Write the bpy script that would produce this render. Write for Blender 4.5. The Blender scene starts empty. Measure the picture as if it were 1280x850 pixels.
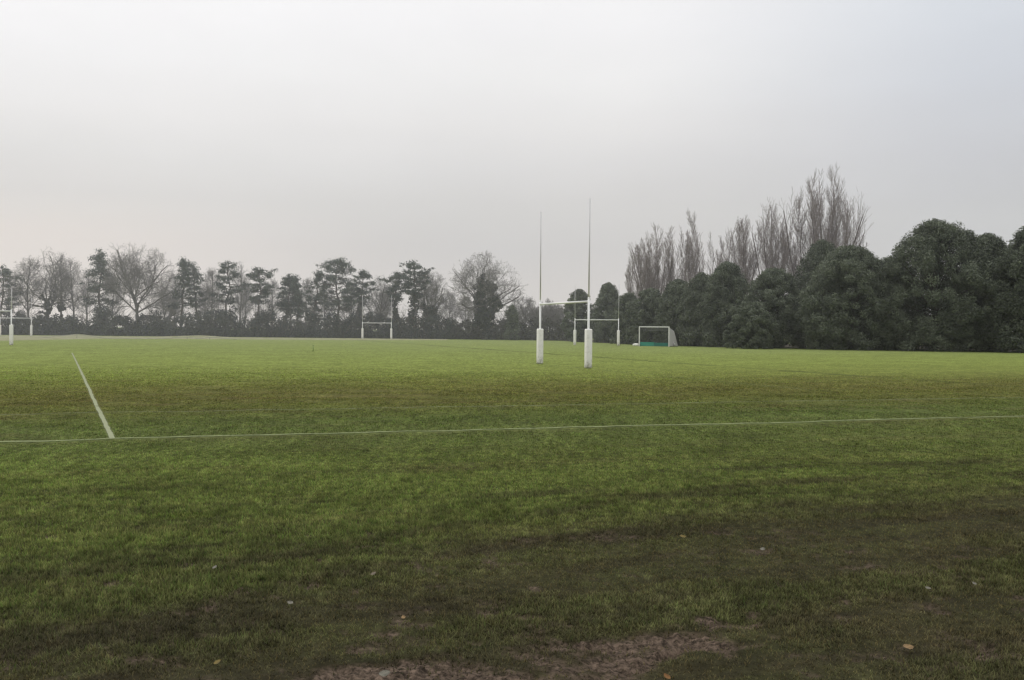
import bpy, bmesh, math, random
import numpy as np
from mathutils import Vector, Matrix

SC = bpy.context.scene
COL = SC.collection
H_EYE, F = 1.72, 1250.0
R = math.radians

# ------------------------------------------------------------------ surveying helpers (photo measurements -> metres)
def yh(px): return 412.5 + 0.00873 * (px - 640)          # where the level horizon runs
def gx(px, d): return (px - 640) / F * d                  # sideways position of a thing seen at px, d metres ahead
def hz(px, ytop, d): return H_EYE + (yh(px) - ytop) * d / F
def gp(px, py):                                           # ground point
    d = H_EYE * F / (py - yh(px)); return Vector((gx(px, d), d, 0))

# ------------------------------------------------------------------ bookkeeping
def link(o, parent=None):
    COL.objects.link(o)
    if parent is not None: o.parent = parent
    return o
def tag(o, label=None, cat=None, group=None, kind=None):
    if label: o['label'] = label
    if cat: o['category'] = cat
    if group: o['group'] = group
    if kind: o['kind'] = kind
    return o
def thing(name, label, cat, loc, rz=0.0, group=None):
    o = bpy.data.objects.new(name, None); o.empty_display_size = 0.3
    o.location = loc; o.rotation_euler = (0, 0, rz); link(o)
    return tag(o, label, cat, group)
def mesh_obj(name, me, mat, parent=None):
    o = bpy.data.objects.new(name, me); me.materials.append(mat); return link(o, parent)
def bm_obj(name, bm, mat, parent=None, smooth=False):
    me = bpy.data.meshes.new(name); bm.to_mesh(me); bm.free()
    if smooth:
        me.polygons.foreach_set('use_smooth', [True] * len(me.polygons))
    return mesh_obj(name, me, mat, parent)
def np_mesh(name, V, Fc, attrs=None, smooth=False):
    V = np.asarray(V, np.float32); Fc = np.asarray(Fc, np.int32); k = Fc.shape[1]
    me = bpy.data.meshes.new(name)
    me.vertices.add(len(V)); me.vertices.foreach_set('co', V.ravel())
    me.loops.add(Fc.size); me.loops.foreach_set('vertex_index', Fc.ravel())
    me.polygons.add(len(Fc)); me.polygons.foreach_set('loop_start', np.arange(0, Fc.size, k, dtype=np.int32))
    if smooth: me.polygons.foreach_set('use_smooth', np.ones(len(Fc), bool))
    for n, a in (attrs or {}).items():
        at = me.attributes.new(n, 'FLOAT', 'POINT'); at.data.foreach_set('value', np.asarray(a, np.float32))
    me.update(calc_edges=True); me.validate()
    return me

# ------------------------------------------------------------------ noise for modelling
def _hash(ix, iy, s):
    n = (ix.astype(np.int64) * 374761393 + iy.astype(np.int64) * 668265263 + s * 974711) & 0x7fffffff
    n = ((n ^ (n >> 13)) * 1274126177) & 0x7fffffff
    return ((n ^ (n >> 16)) & 0xffff) / 65535.0
def vnoise(x, y, s=0):
    ix, iy = np.floor(x), np.floor(y); fx, fy = x - ix, y - iy
    fx = fx * fx * (3 - 2 * fx); fy = fy * fy * (3 - 2 * fy)
    a = _hash(ix, iy, s); b = _hash(ix + 1, iy, s); c = _hash(ix, iy + 1, s); d = _hash(ix + 1, iy + 1, s)
    return (a * (1 - fx) + b * fx) * (1 - fy) + (c * (1 - fx) + d * fx) * fy
def fbm(x, y, s=0, o=4):
    t = 0; amp = 0.5
    for i in range(o):
        t = t + amp * vnoise(x * 2 ** i, y * 2 ** i, s + i * 17); amp *= 0.5
    return t / (1 - 0.5 ** o)
def sstep(a, b, x):
    t = np.clip((x - a) / (b - a), 0, 1); return t * t * (3 - 2 * t)

# ------------------------------------------------------------------ pitch frame: touchline direction
A = math.atan2(6.2, 18.35); CA, SA = math.cos(A), math.sin(A); VOFF = 16.45
def uv(x, y): return x * CA + y * SA, -x * SA + y * CA - VOFF

MUD = [(0.40, 5.10, .46, .42), (0.88, 5.54, .40, .20), (-.56, 4.94, .46, .26), (0.0, 4.84, .85, .28), (.66, 5.32, .28, .22), (1.30, 5.95, .22, .12), (-.1, 4.6, .9, .3)]
def mud_mask(x, y):
    m = np.zeros_like(x)
    w = (fbm(x * 6, y * 6, 3, 5) - .5)
    for cx, cy, rx, ry in MUD:
        q = ((x - cx) / rx) ** 2 + ((y - cy) / ry) ** 2
        m = np.maximum(m, 1 - q * 0.75)
    return sstep(0.12, 0.80, m + w * 2.0)
def wear_curve(x):
    xc = np.clip(x, -4, 7); return 8.3 + .9 * xc - .062 * xc * xc
def wear_mask(x, y):
    u, v = uv(x, y)
    st = fbm(u * .35 + 3.1, v * 1.3, 8)
    n = fbm(x * 1.1, y * 1.1, 21)
    near = 1 - sstep(-1.6, 1.3, y - wear_curve(x) + (n - .5) * 2.5)
    return np.clip(near * (.25 + 1.1 * sstep(.38, .66, st * .6 + n * .4)), 0, 1)
def ground_z(x, y):
    r = np.hypot(x, y)
    nearw = 1 - sstep(14, 40, r)
    z = (fbm(x * .9, y * .9, 5) - .5) * .05 * nearw
    z += (fbm(x * 6, y * 6, 6, 3) - .5) * .022 * (1 - sstep(7, 14, r))
    m = mud_mask(x, y) * (r < 9)
    a = R(38); s = x * math.cos(a) + y * math.sin(a); t = -x * math.sin(a) + y * math.cos(a)
    z += m * (-.018 + (fbm(s * 3, t * 22, 31, 3) - .5) * .06 + (fbm(x * 22, y * 22, 33, 3) - .5) * .05)
    z += -.05 * np.exp(-(((x - 1.40) / .13) ** 2 + ((y - 6.05) / .17) ** 2))
    return z

# ------------------------------------------------------------------ node helpers
def lin(c):
    return tuple(((v / 255) / 12.92 if v / 255 <= .04045 else ((v / 255 + .055) / 1.055) ** 2.4) for v in c) + (1,)
class NT:
    def __init__(s, tree): s.t = tree
    def n(s, typ, ins=None, **kw):
        nd = s.t.nodes.new(typ)
        for k, v in kw.items(): setattr(nd, k, v)
        for k, v in (ins or {}).items():
            if isinstance(v, bpy.types.NodeSocket): s.t.links.new(v, nd.inputs[k])
            else: nd.inputs[k].default_value = v
        return nd
    def m(s, op, a, b=0.0, c=0.0, clamp=False):
        return s.n('ShaderNodeMath', {0: a, 1: b, 2: c}, operation=op, use_clamp=clamp).outputs[0]
    def mr(s, x, a, b, c=0.0, d=1.0, smooth=True):
        return s.n('ShaderNodeMapRange', {'Value': x, 'From Min': a, 'From Max': b, 'To Min': c, 'To Max': d},
                   interpolation_type='SMOOTHSTEP' if smooth else 'LINEAR').outputs[0]
    def noise(s, vec, scale, detail=4.0, rough=.55, dist=0.0):
        return s.n('ShaderNodeTexNoise', {'Vector': vec, 'Scale': scale, 'Detail': detail, 'Roughness': rough, 'Distortion': dist}).outputs[0]
    def mix(s, f, a, b, blend='MIX'):
        nd = s.n('ShaderNodeMix', data_type='RGBA', blend_type=blend, clamp_factor=True)
        for i, v in ((0, f), (6, a), (7, b)):
            if isinstance(v, bpy.types.NodeSocket): s.t.links.new(v, nd.inputs[i])
            else: nd.inputs[i].default_value = v
        return nd.outputs[2]
    def scale(s, col, f): return s.n('ShaderNodeVectorMath', {0: col, 'Scale': f}, operation='SCALE').outputs[0]
    def ramp(s, x, stops, interp='LINEAR'):
        nd = s.n('ShaderNodeValToRGB', {0: x}); cr = nd.color_ramp; cr.interpolation = interp
        while len(cr.elements) < len(stops): cr.elements.new(.5)
        for e, (p, c) in zip(cr.elements, stops): e.position = p; e.color = c
        return nd.outputs[0]
def material(name):
    m = bpy.data.materials.new(name); m.use_nodes = True
    t = m.node_tree; t.nodes.clear(); nt = NT(t)
    out = t.nodes.new('ShaderNodeOutputMaterial')
    return m, nt, out
def principled(nt, out, col, rough=.9, spec=.2, normal=None, **kw):
    ins = {'Base Color': col, 'Roughness': rough, 'Specular IOR Level': spec}
    ins.update(kw)
    if normal is not None: ins['Normal'] = normal
    p = nt.n('ShaderNodeBsdfPrincipled', ins)
    nt.t.links.new(p.outputs[0], out.inputs[0]); return p

# ------------------------------------------------------------------ turf colour shared by the ground and the blades
TURF_GAIN = 0.72
def turf_colour(nt, gain):
    pos = nt.n('ShaderNodeNewGeometry').outputs['Position']
    flat = nt.n('ShaderNodeVectorMath', {0: pos, 1: (1, 1, 0)}, operation='MULTIPLY').outputs[0]
    ps = nt.n('ShaderNodeSeparateXYZ', {0: flat})
    pf = nt.n('ShaderNodeMapping', {'Vector': flat, 'Rotation': (0, 0, -A), 'Location': (0, -VOFF, 0)}).outputs[0]
    sep = nt.n('ShaderNodeSeparateXYZ', {0: pf}); u, v = sep.outputs[0], sep.outputs[1]
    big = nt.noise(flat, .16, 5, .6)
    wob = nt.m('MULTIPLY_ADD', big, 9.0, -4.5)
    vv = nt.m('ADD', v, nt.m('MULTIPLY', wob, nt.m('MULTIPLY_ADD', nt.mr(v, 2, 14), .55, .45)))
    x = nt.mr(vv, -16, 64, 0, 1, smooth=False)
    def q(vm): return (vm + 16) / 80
    stops = [(-14, (66, 66, 36)), (-10, (74, 79, 36)), (-7, (84, 92, 37)), (-4, (90, 100, 39)), (-1, (92, 104, 42)),  # near end darker: mud, plus shade seen down between blades, put into the colour
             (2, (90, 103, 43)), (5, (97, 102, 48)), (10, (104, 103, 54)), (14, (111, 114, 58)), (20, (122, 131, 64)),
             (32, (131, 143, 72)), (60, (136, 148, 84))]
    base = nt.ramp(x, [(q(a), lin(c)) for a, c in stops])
    # streaks left by mowers and wheels, running along the pitch
    stv = nt.n('ShaderNodeMapping', {'Vector': pf, 'Scale': (.10, .9, 1)}).outputs[0]
    st = nt.noise(stv, 1.0, 5, .6)
    stv2 = nt.n('ShaderNodeMapping', {'Vector': pf, 'Rotation': (0, 0, R(-20)), 'Scale': (.18, 1.5, 1)}).outputs[0]
    st2 = nt.noise(stv2, 1.0, 5, .65)
    patch = nt.noise(flat, .55, 6, .65)
    worn = nt.m('ADD', nt.mr(st, .50, .66), nt.mr(patch, .52, .70))
    g_ = lambda k: (k, k, k, 1)
    worn = nt.m('MULTIPLY', worn, nt.ramp(x, [(q(-14), g_(.16)), (q(-7), g_(.20)), (q(-2), g_(.20)), (q(2), g_(.25)), (q(6), g_(.38)), (q(12), g_(.27)), (q(22), g_(.12)), (q(40), g_(.08))]))
    col = nt.mix(nt.m('MINIMUM', worn, .8), base, lin((100, 84, 56)))
    # trodden dark zone: everything on the viewer's right of a curved wheel path
    xc = nt.m('MINIMUM', nt.m('MAXIMUM', ps.outputs[0], -4.0), 7.0)
    f = nt.m('ADD', nt.m('MULTIPLY_ADD', xc, .9, 8.3), nt.m('MULTIPLY', nt.m('MULTIPLY', xc, xc), -.062))
    sgn = nt.m('SUBTRACT', ps.outputs[1], f)
    wz = nt.mr(nt.m('ADD', sgn, nt.m('MULTIPLY_ADD', patch, 5.0, -2.5)), 2.2, -2.6)
    dkc = nt.mix(nt.mr(patch, .35, .65), lin((66, 70, 36)), lin((60, 53, 37)))
    col = nt.mix(nt.m('MULTIPLY', wz, .58), col, dkc)
    edge = nt.m('MULTIPLY', nt.mr(nt.m('ABSOLUTE', nt.m('ADD', sgn, nt.m('MULTIPLY_ADD', big, 1.6, -.2))), .75, .1), nt.mr(st2, .38, .6))
    col = nt.mix(nt.m('MULTIPLY', edge, .5), col, lin((50, 46, 34)))
    sw = nt.m('SINE', nt.m('ADD', nt.m('MULTIPLY', sgn, 5.2), nt.m('MULTIPLY', big, 7.0)))
    tr_ = nt.m('MULTIPLY', nt.mr(sw, .25, .95), nt.m('MULTIPLY', nt.mr(nt.m('ABSOLUTE', nt.m('ADD', sgn, .6)), 4.2, 1.2), nt.mr(nt.noise(flat, .8, 5, .7), .38, .58)))
    col = nt.mix(nt.m('MULTIPLY', tr_, .55), col, lin((54, 47, 34)))
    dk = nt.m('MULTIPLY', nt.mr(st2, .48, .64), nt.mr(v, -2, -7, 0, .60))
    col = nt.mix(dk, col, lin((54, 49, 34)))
    # lush and pale tufts
    lush = nt.m('MULTIPLY', nt.mr(nt.noise(flat, 1.7, 5, .65), .52, .66), .38)
    col = nt.mix(lush, col, nt.mix(1.0, col, (1.05, 1.16, .72, 1), 'MULTIPLY'))
    # trampled dark track crossing the pitch beyond the goal
    d1 = nt.m('SUBTRACT', u, nt.m('MULTIPLY_ADD', nt.noise(flat, .12, 3), 1.2, 25.5))
    trk = nt.m('SUBTRACT', 1.0, nt.mr(nt.m('ABSOLUTE', d1), .12, .75))
    trk = nt.m('MULTIPLY', trk, nt.m('MULTIPLY', nt.mr(v, 2, 16), nt.mr(nt.noise(flat, .3, 4), .36, .58, .25, .8)))
    col = nt.mix(nt.m('MULTIPLY', trk, .75), col, lin((80, 84, 48)))
    # small brownish and deep green flecks of thatch
    fl = nt.noise(flat, 3.6, 6, .72)
    col = nt.mix(nt.m('MULTIPLY', nt.mr(fl, .54, .68), .48), col, nt.mix(1.0, col, (1.16, .90, .95, 1), 'MULTIPLY'))
    col = nt.mix(nt.m('MULTIPLY', nt.mr(fl, .46, .34), .55), col, nt.mix(1.0, col, (.78, .92, .85, 1), 'MULTIPLY'))
    lum = nt.n('ShaderNodeRGBToBW', {0: col}).outputs[0]
    grey = nt.n('ShaderNodeCombineXYZ', {0: nt.m('MULTIPLY', lum, 1.12), 1: nt.m('MULTIPLY', lum, 1.02), 2: nt.m('MULTIPLY', lum, .80)}).outputs[0]
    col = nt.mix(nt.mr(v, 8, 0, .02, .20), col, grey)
    # value grain at several sizes
    g5 = nt.mr(nt.noise(nt.n('ShaderNodeMapping', {'Vector': flat, 'Scale': (1, .7, 1)}).outputs[0], 11.0, 4, .7), .30, .70, .48, 1.52, smooth=False)
    g1 = nt.mr(nt.noise(flat, 7.0, 6, .75), .28, .72, .52, 1.48, smooth=False)
    g2 = nt.mr(nt.noise(flat, .9, 5, .7), .25, .75, .74, 1.26, smooth=False)
    g3 = nt.mr(nt.noise(nt.n('ShaderNodeMapping', {'Vector': flat, 'Scale': (1, .22, 1)}).outputs[0], 4.0, 6, .8), .28, .72, .55, 1.45, smooth=False)
    g4 = nt.mr(nt.noise(flat, .22, 5, .7), .28, .72, .86, 1.14, smooth=False)
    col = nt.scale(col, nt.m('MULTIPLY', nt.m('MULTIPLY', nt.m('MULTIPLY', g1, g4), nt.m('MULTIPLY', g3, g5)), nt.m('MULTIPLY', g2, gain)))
    return col, flat, u, v

def mat_ground():
    m, nt, out = material('turf')
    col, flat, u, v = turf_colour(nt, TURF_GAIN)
    mud = nt.n('ShaderNodeAttribute', attribute_name='mud').outputs['Fac']
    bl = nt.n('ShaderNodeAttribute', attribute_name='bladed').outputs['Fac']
    soil = nt.mix(nt.mr(nt.noise(flat, 26, 6, .7), .35, .65), lin((40, 34, 28)), lin((98, 84, 73)))
    scr = nt.noise(nt.n('ShaderNodeMapping', {'Vector': flat, 'Rotation': (0, 0, R(-38)), 'Scale': (4, 30, 1)}).outputs[0], 1.0, 4, .65, .6)
    soil = nt.scale(soil, nt.mr(scr, .32, .68, .62, 1.45, smooth=False))
    soil = nt.mix(nt.mr(nt.noise(flat, 40, 4, .7), .60, .70), soil, lin((40, 42, 26)))
    soil = nt.mix(nt.mr(nt.noise(flat, 90, 3, .7), .55, .75), soil, lin((112, 98, 80)))
    under = nt.mix(.45, nt.scale(col, .95), lin((46, 42, 29)))  # darker beneath the blades: soil tone and their shadow mixed into the colour
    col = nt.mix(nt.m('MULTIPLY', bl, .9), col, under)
    col = nt.mix(mud, col, soil)
    b1 = nt.noise(flat, 34, 5, .7); b2 = nt.noise(flat, 5, 5, .65)
    hgt = nt.m('ADD', nt.m('MULTIPLY', b1, .012), nt.m('MULTIPLY', b2, .03))
    bump = nt.n('ShaderNodeBump', {'Height': hgt, 'Strength': .8, 'Distance': 1.0}).outputs[0]
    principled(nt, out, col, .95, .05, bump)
    return m
def mat_blade(gain=1.62):
    m, nt, out = material('grass_blades')
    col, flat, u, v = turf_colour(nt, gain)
    t = nt.n('ShaderNodeAttribute', attribute_name='tint').outputs['Fac']
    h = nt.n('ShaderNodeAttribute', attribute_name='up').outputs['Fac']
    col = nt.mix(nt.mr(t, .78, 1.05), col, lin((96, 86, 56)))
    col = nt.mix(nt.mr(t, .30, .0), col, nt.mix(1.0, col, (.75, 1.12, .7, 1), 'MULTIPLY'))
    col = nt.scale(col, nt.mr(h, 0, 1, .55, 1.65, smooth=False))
    p = principled(nt, out, col, .8, .1)
    tr = nt.n('ShaderNodeBsdfTranslucent', {'Color': col})
    mx = nt.n('ShaderNodeMixShader', {0: .25, 1: p.outputs[0], 2: tr.outputs[0]})
    nt.t.links.new(mx.outputs[0], out.inputs[0])
    return m
def mat_line(wear, bright=(205, 205, 190)):
    m, nt, out = material('worn_line_paint')
    pos = nt.n('ShaderNodeNewGeometry').outputs['Position']
    e = nt.n('ShaderNodeAttribute', attribute_name='edge').outputs['Fac']
    n1 = nt.noise(pos, 1.1, 5, .7); n2 = nt.noise(pos, 14, 5, .75)
    cover = nt.m('MULTIPLY_ADD', n1, .9, nt.m('MULTIPLY', n2, 1.0))
    al = nt.mr(nt.m('ADD', cover, nt.m('MULTIPLY', e, .5)), wear - .28, wear + .32)
    p = nt.n('ShaderNodeBsdfPrincipled', {'Base Color': nt.mix(n2, lin((112, 122, 80)), lin(bright)), 'Roughness': .95, 'Specular IOR Level': .1})
    mx = nt.n('ShaderNodeMixShader', {0: al, 1: nt.n('ShaderNodeBsdfTransparent').outputs[0], 2: p.outputs[0]})
    nt.t.links.new(mx.outputs[0], out.inputs[0]); return m
def mat_leafy(name, dark, light, trans=.18, sat_noise=.25):
    m, nt, out = material(name)
    t = nt.n('ShaderNodeAttribute', attribute_name='tint').outputs['Fac']
    pos = nt.n('ShaderNodeNewGeometry').outputs['Position']
    n = nt.noise(pos, .45, 4, .6)
    f = nt.m('ADD', t, nt.m('MULTIPLY_ADD', n, 2 * sat_noise, -sat_noise), clamp=True)
    col = nt.mix(f, dark + (1,), light + (1,))
    p = principled(nt, out, col, .7, .25)
    tr = nt.n('ShaderNodeBsdfTranslucent', {'Color': col})
    mx = nt.n('ShaderNodeMixShader', {0: trans, 1: p.outputs[0], 2: tr.outputs[0]})
    nt.t.links.new(mx.outputs[0], out.inputs[0]); return m
def mat_bark(name, a, b):
    m, nt, out = material(name)
    pos = nt.n('ShaderNodeNewGeometry').outputs['Position']
    mp = nt.n('ShaderNodeMapping', {'Vector': pos, 'Scale': (5, 5, 1)}).outputs[0]
    n = nt.noise(mp, 1.2, 5, .7)
    principled(nt, out, nt.mix(nt.mr(n, .3, .7), a + (1,), b + (1,)), .95, .1); return m
def mat_paint(name, col, dirt=(120, 120, 100), rough=.45, dirt_amt=.35, low=1.0):
    m, nt, out = material(name)
    tc = nt.n('ShaderNodeTexCoord').outputs['Object']
    z = nt.n('ShaderNodeSeparateXYZ', {0: tc}).outputs[2]
    n = nt.noise(tc, 6, 5, .65)
    splash = nt.m('MULTIPLY', nt.mr(z, low * .45, 0), nt.mr(n, .3, .65))
    f = nt.m('ADD', nt.m('MULTIPLY', nt.mr(n, .5, .75), dirt_amt * .4), nt.m('MULTIPLY', splash, dirt_amt))
    principled(nt, out, nt.mix(f, lin(col), lin(dirt)), rough, .35); return m

# ------------------------------------------------------------------ world and sun: bright overcast
SUN_EL, SUN_AZ = R(34), R(-52)                      # azimuth measured from straight ahead, negative = left
W = bpy.data.worlds.new('World'); SC.world = W; W.use_nodes = True
t = W.node_tree; t.nodes.clear(); nt = NT(t)
sky = nt.n('ShaderNodeTexSky', sky_type='NISHITA', sun_disc=False)
sky.sun_elevation = SUN_EL; sky.sun_rotation = SUN_AZ; sky.air_density = 1.5; sky.dust_density = 4.0
gen = nt.n('ShaderNodeTexCoord').outputs['Generated']
dirn = nt.n('ShaderNodeVectorMath', {0: gen}, operation='NORMALIZE').outputs[0]
sp = nt.n('ShaderNodeSeparateXYZ', {0: dirn}); el = sp.outputs[2]
side = nt.m('ARCTAN2', sp.outputs[0], sp.outputs[1])          # azimuth from straight ahead
cl = nt.noise(nt.n('ShaderNodeMapping', {'Vector': dirn, 'Scale': (1.2, 1.2, 7)}).outputs[0], 1.3, 5, .5, .3)
cl2 = nt.noise(nt.n('ShaderNodeMapping', {'Vector': dirn, 'Scale': (2, 2, 5)}).outputs[0], 1.4, 4, .5)
e2 = nt.m('MAXIMUM', nt.m('ADD', el, nt.m('MULTIPLY_ADD', cl, .05, -.025)), 0.0)
S = lambda c, k=1.0: tuple(v * k for v in lin(c)[:3]) + (1,)
TOP = [(.60, S((255, 255, 255), 1.15)), (1.0, S((255, 255, 255), 1.6))]
left = nt.ramp(e2, [(0, S((228, 218, 215))), (.09, S((225, 215, 213))), (.125, S((218, 214, 215))), (.16, S((228, 226, 227))), (.20, S((239, 237, 238))),
                    (.25, S((247, 246, 248))), (.30, S((251, 250, 252)))] + TOP)
mid = nt.ramp(e2, [(0, S((210, 203, 203))), (.05, S((208, 202, 203))), (.09, S((203, 199, 202))), (.13, S((210, 207, 209))), (.165, S((221, 219, 221))),
                   (.20, S((232, 230, 231))), (.24, S((241, 240, 241))), (.29, S((248, 247, 249)))] + TOP)
right = nt.ramp(e2, [(0, S((190, 187, 191))), (.13, S((192, 192, 199))), (.19, S((203, 205, 213))), (.23, S((208, 212, 221))), (.29, S((216, 221, 229)))] + TOP)
cloud = nt.mix(nt.mr(side, -.47, 0, 1, 0), nt.mix(nt.mr(side, .08, .49), mid, right), left)
cloud = nt.scale(cloud, nt.mr(cl2, .3, .7, .975, 1.025))
skyc = nt.scale(sky.outputs[0], .08)
tot = nt.mix(.988, skyc, cloud)
bg = nt.n('ShaderNodeBackground', {'Color': tot, 'Strength': 1.0})
wo = t.nodes.new('ShaderNodeOutputWorld'); t.links.new(bg.outputs[0], wo.inputs[0])

sun = bpy.data.lights.new('sun', 'SUN'); sun.energy = .7; sun.angle = R(18); sun.color = (1, .99, .975)
so = bpy.data.objects.new('sun', sun); link(so)
sd = Vector((math.sin(SUN_AZ) * math.cos(SUN_EL), math.cos(SUN_AZ) * math.cos(SUN_EL), math.sin(SUN_EL)))
so.rotation_euler = sd.to_track_quat('Z', 'Y').to_euler(); so.location = (-40, 40, 60)

# ------------------------------------------------------------------ camera
cam = bpy.data.cameras.new('camera'); cam.sensor_width = 36; cam.lens = F / 1280 * 36; cam.clip_end = 6000; cam.clip_start = .05
co = bpy.data.objects.new('camera', cam); link(co)
co.matrix_world = Matrix.Translation((0, 0, H_EYE)) @ Matrix.Rotation(R(90) - math.atan(12.5 / F), 4, 'X') @ Matrix.Rotation(R(.5), 4, 'Z')
SC.camera = co
SC.view_settings.view_transform = 'Standard'; SC.view_settings.look = 'None'; SC.view_settings.exposure = 0
SC.cycles.volume_bounces = 1; SC.cycles.max_bounces = 6; SC.cycles.transparent_max_bounces = 12
SC.cycles.filter_width = 1.4; SC.cycles.use_denoising = True

# ------------------------------------------------------------------ the ground: one sheet out to the horizon
def build_ground():
    na = 620; th = np.concatenate([np.linspace(R(-42), R(42), na), np.linspace(R(42), R(318), 120)[1:-1]])
    rr = np.concatenate([[.4, 1.2, 2.2, 3.2], 4.0 * np.power(1.0058, np.arange(300)), np.geomspace(23, 4000, 70)[0:]])
    rr = np.unique(rr); T, Q = np.meshgrid(th, rr)
    X, Y = Q * np.sin(T), Q * np.cos(T)
    Z = ground_z(X, Y); md = mud_mask(X, Y) * (Q < 9)
    bl = 1 - sstep(9, 17, Q)
    n, k = X.shape
    idx = np.arange(n * k).reshape(n, k); nx = np.roll(idx, -1, 1)
    Fq = np.stack([idx[:-1], nx[:-1], nx[1:], idx[1:]], -1).reshape(-1, 4)[:, ::-1]
    V = np.stack([X, Y, Z], -1).reshape(-1, 3)
    me = np_mesh('ground', V, Fq, {'mud': md.ravel(), 'bladed': bl.ravel()}, smooth=True)
    # close the little hole under the viewer
    bm = bmesh.new(); bm.from_mesh(me); bm.verts.ensure_lookup_table()
    bm.faces.new([bm.verts[i] for i in range(k)][::-1]); bmesh.ops.recalc_face_normals(bm, faces=bm.faces)
    bm.to_mesh(me); bm.free()
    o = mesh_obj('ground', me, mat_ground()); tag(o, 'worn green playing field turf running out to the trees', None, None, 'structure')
build_ground()

LINE_SEGS = []
def build_blades():
    rng = np.random.default_rng(4)
    n = 2200000
    y = np.sqrt(rng.uniform(4.0 ** 2, 17.0 ** 2, n)); x = rng.uniform(-1, 1, n) * (y * .60 + 2.0)
    r = y
    keep = rng.uniform(0, 1, n) < np.clip((7.0 / r) ** 1.6, 0, 1) * (1 - sstep(11, 17, r)) * (1 - .86 * mud_mask(x, y)) * (1 - .62 * wear_mask(x, y))
    keep &= np.abs(uv(x, y)[1]) > .12
    x, y, r = x[keep], y[keep], r[keep]; n = len(x)
    wr = wear_mask(x, y)
    L = rng.uniform(.018, .050, n) * (1 - .45 * wr) * (.75 + .6 * fbm(x * 2.3, y * 2.3, 51)) * (1 - .75 * sstep(9, 17, r))
    wd = rng.uniform(.0022, .0042, n) * (1 + .10 * (r - 4))
    az = rng.uniform(0, 2 * np.pi, n); lean = rng.uniform(.25, 1.25, n)
    sx, sy = np.cos(az + np.pi / 2), np.sin(az + np.pi / 2)
    hx, hy = np.cos(az) * np.sin(lean) * L, np.sin(az) * np.sin(lean) * L; hz_ = np.cos(lean) * L
    z = ground_z(x, y) - .003
    b0 = np.stack([x - sx * wd, y - sy * wd, z], -1); b1 = np.stack([x + sx * wd, y + sy * wd, z], -1)
    tp = np.stack([x + hx, y + hy, z + hz_], -1)
    V = np.stack([b0, b1, tp], 1).reshape(-1, 3)
    tint = np.repeat(np.clip(rng.uniform(0, .85, n) + .35 * wr, 0, 1), 3)
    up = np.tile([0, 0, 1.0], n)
    me = np_mesh('grass', V, np.arange(3 * n).reshape(-1, 3), {'tint': tint, 'up': up})
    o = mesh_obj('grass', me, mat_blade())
    tag(o, 'short trodden grass blades in the near turf', 'grass', None, 'stuff')
    print('blades', n)
build_blades()

def build_tufts():
    rng = np.random.default_rng(14); n = 1500000
    y = 11 * np.power(46 / 11, rng.uniform(0, 1, n)); x = rng.uniform(-1, 1, n) * (y * .60 + 2.0)
    u, v = uv(x, y)
    k = rng.uniform(0, 1, n) < np.clip(.55 * sstep(11, 15, y) * (1 - sstep(30, 46, y)), 0, 1)
    k &= ~((v > -.34) & (v < .12)) & ~((v > 4.6) & (v < 5.06) & (rng.uniform(0, 1, n) < .6))
    a, b = gp(141, 549), gp(90, 441); dx, dy = b.x - a.x, b.y - a.y; L_ = math.hypot(dx, dy)
    off = ((x - a.x) * dy - (y - a.y) * dx) / L_
    k &= ~((np.abs(off) < .07) & (v > 0))
    x, y = x[k], y[k]; n = len(x)
    L = rng.uniform(.012, .030, n) * (.6 + .8 * fbm(x * 1.5, y * 1.5, 52)); wd = rng.uniform(.004, .009, n) * (y / 15)
    az = rng.uniform(0, 2 * np.pi, n); lean = rng.uniform(.2, 1.2, n); sx, sy = -np.sin(az), np.cos(az)
    z = ground_z(x, y) - .003
    V = np.stack([np.stack([x - sx * wd, y - sy * wd, z], -1), np.stack([x + sx * wd, y + sy * wd, z], -1),
                  np.stack([x + np.cos(az) * np.sin(lean) * L, y + np.sin(az) * np.sin(lean) * L, z + np.cos(lean) * L], -1)], 1).reshape(-1, 3)
    me = np_mesh('grass', V, np.arange(3 * n).reshape(-1, 3), {'tint': np.repeat(np.clip(rng.uniform(0, .95, n), 0, 1), 3), 'up': np.tile([.25, .25, .6], n) + np.repeat(rng.uniform(-.45, .45, n), 3)})
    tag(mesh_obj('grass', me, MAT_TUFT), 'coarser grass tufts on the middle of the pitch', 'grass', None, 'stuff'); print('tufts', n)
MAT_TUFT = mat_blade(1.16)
build_tufts()

# ------------------------------------------------------------------ painted pitch lines
def pitch_line(name, label, pts, width, mat):
    V, E, Fc = [], [], []
    P = [np.array(p[:2], float) for p in pts]
    samples = []
    for a, b in zip(P[:-1], P[1:]):
        k = max(2, int(np.linalg.norm(b - a) / .12))
        samples += [a + (b - a) * i / k for i in range(k)]
    samples.append(P[-1]); Q = np.array(samples)
    d = np.gradient(Q, axis=0); d /= np.linalg.norm(d, axis=1)[:, None]
    nrm = np.stack([-d[:, 1], d[:, 0]], -1)
    jig = (fbm(Q[:, 0] * .7, Q[:, 1] * .7, 77) - .5) * .03
    for f, e in ((-.5, 0), (-.25, 1), (.25, 1), (.5, 0)):
        q = Q + nrm * (f * width + jig)[:, None] if False else Q + nrm * (f * width) + nrm * jig[:, None]
        z = ground_z(q[:, 0], q[:, 1]) + .006
        V.append(np.concatenate([q, z[:, None]], 1)); E.append(np.full(len(q), float(e)))
    n = len(Q)
    for s in range(3):
        i = np.arange(n - 1) + s * n
        Fc.append(np.stack([i, i + 1, i + 1 + n, i + n], -1)[:, ::-1])
    me = np_mesh(name, np.concatenate(V), np.concatenate(Fc), {'edge': np.concatenate(E)})
    return tag(mesh_obj(name, me, mat), label, None, None, 'structure')
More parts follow.
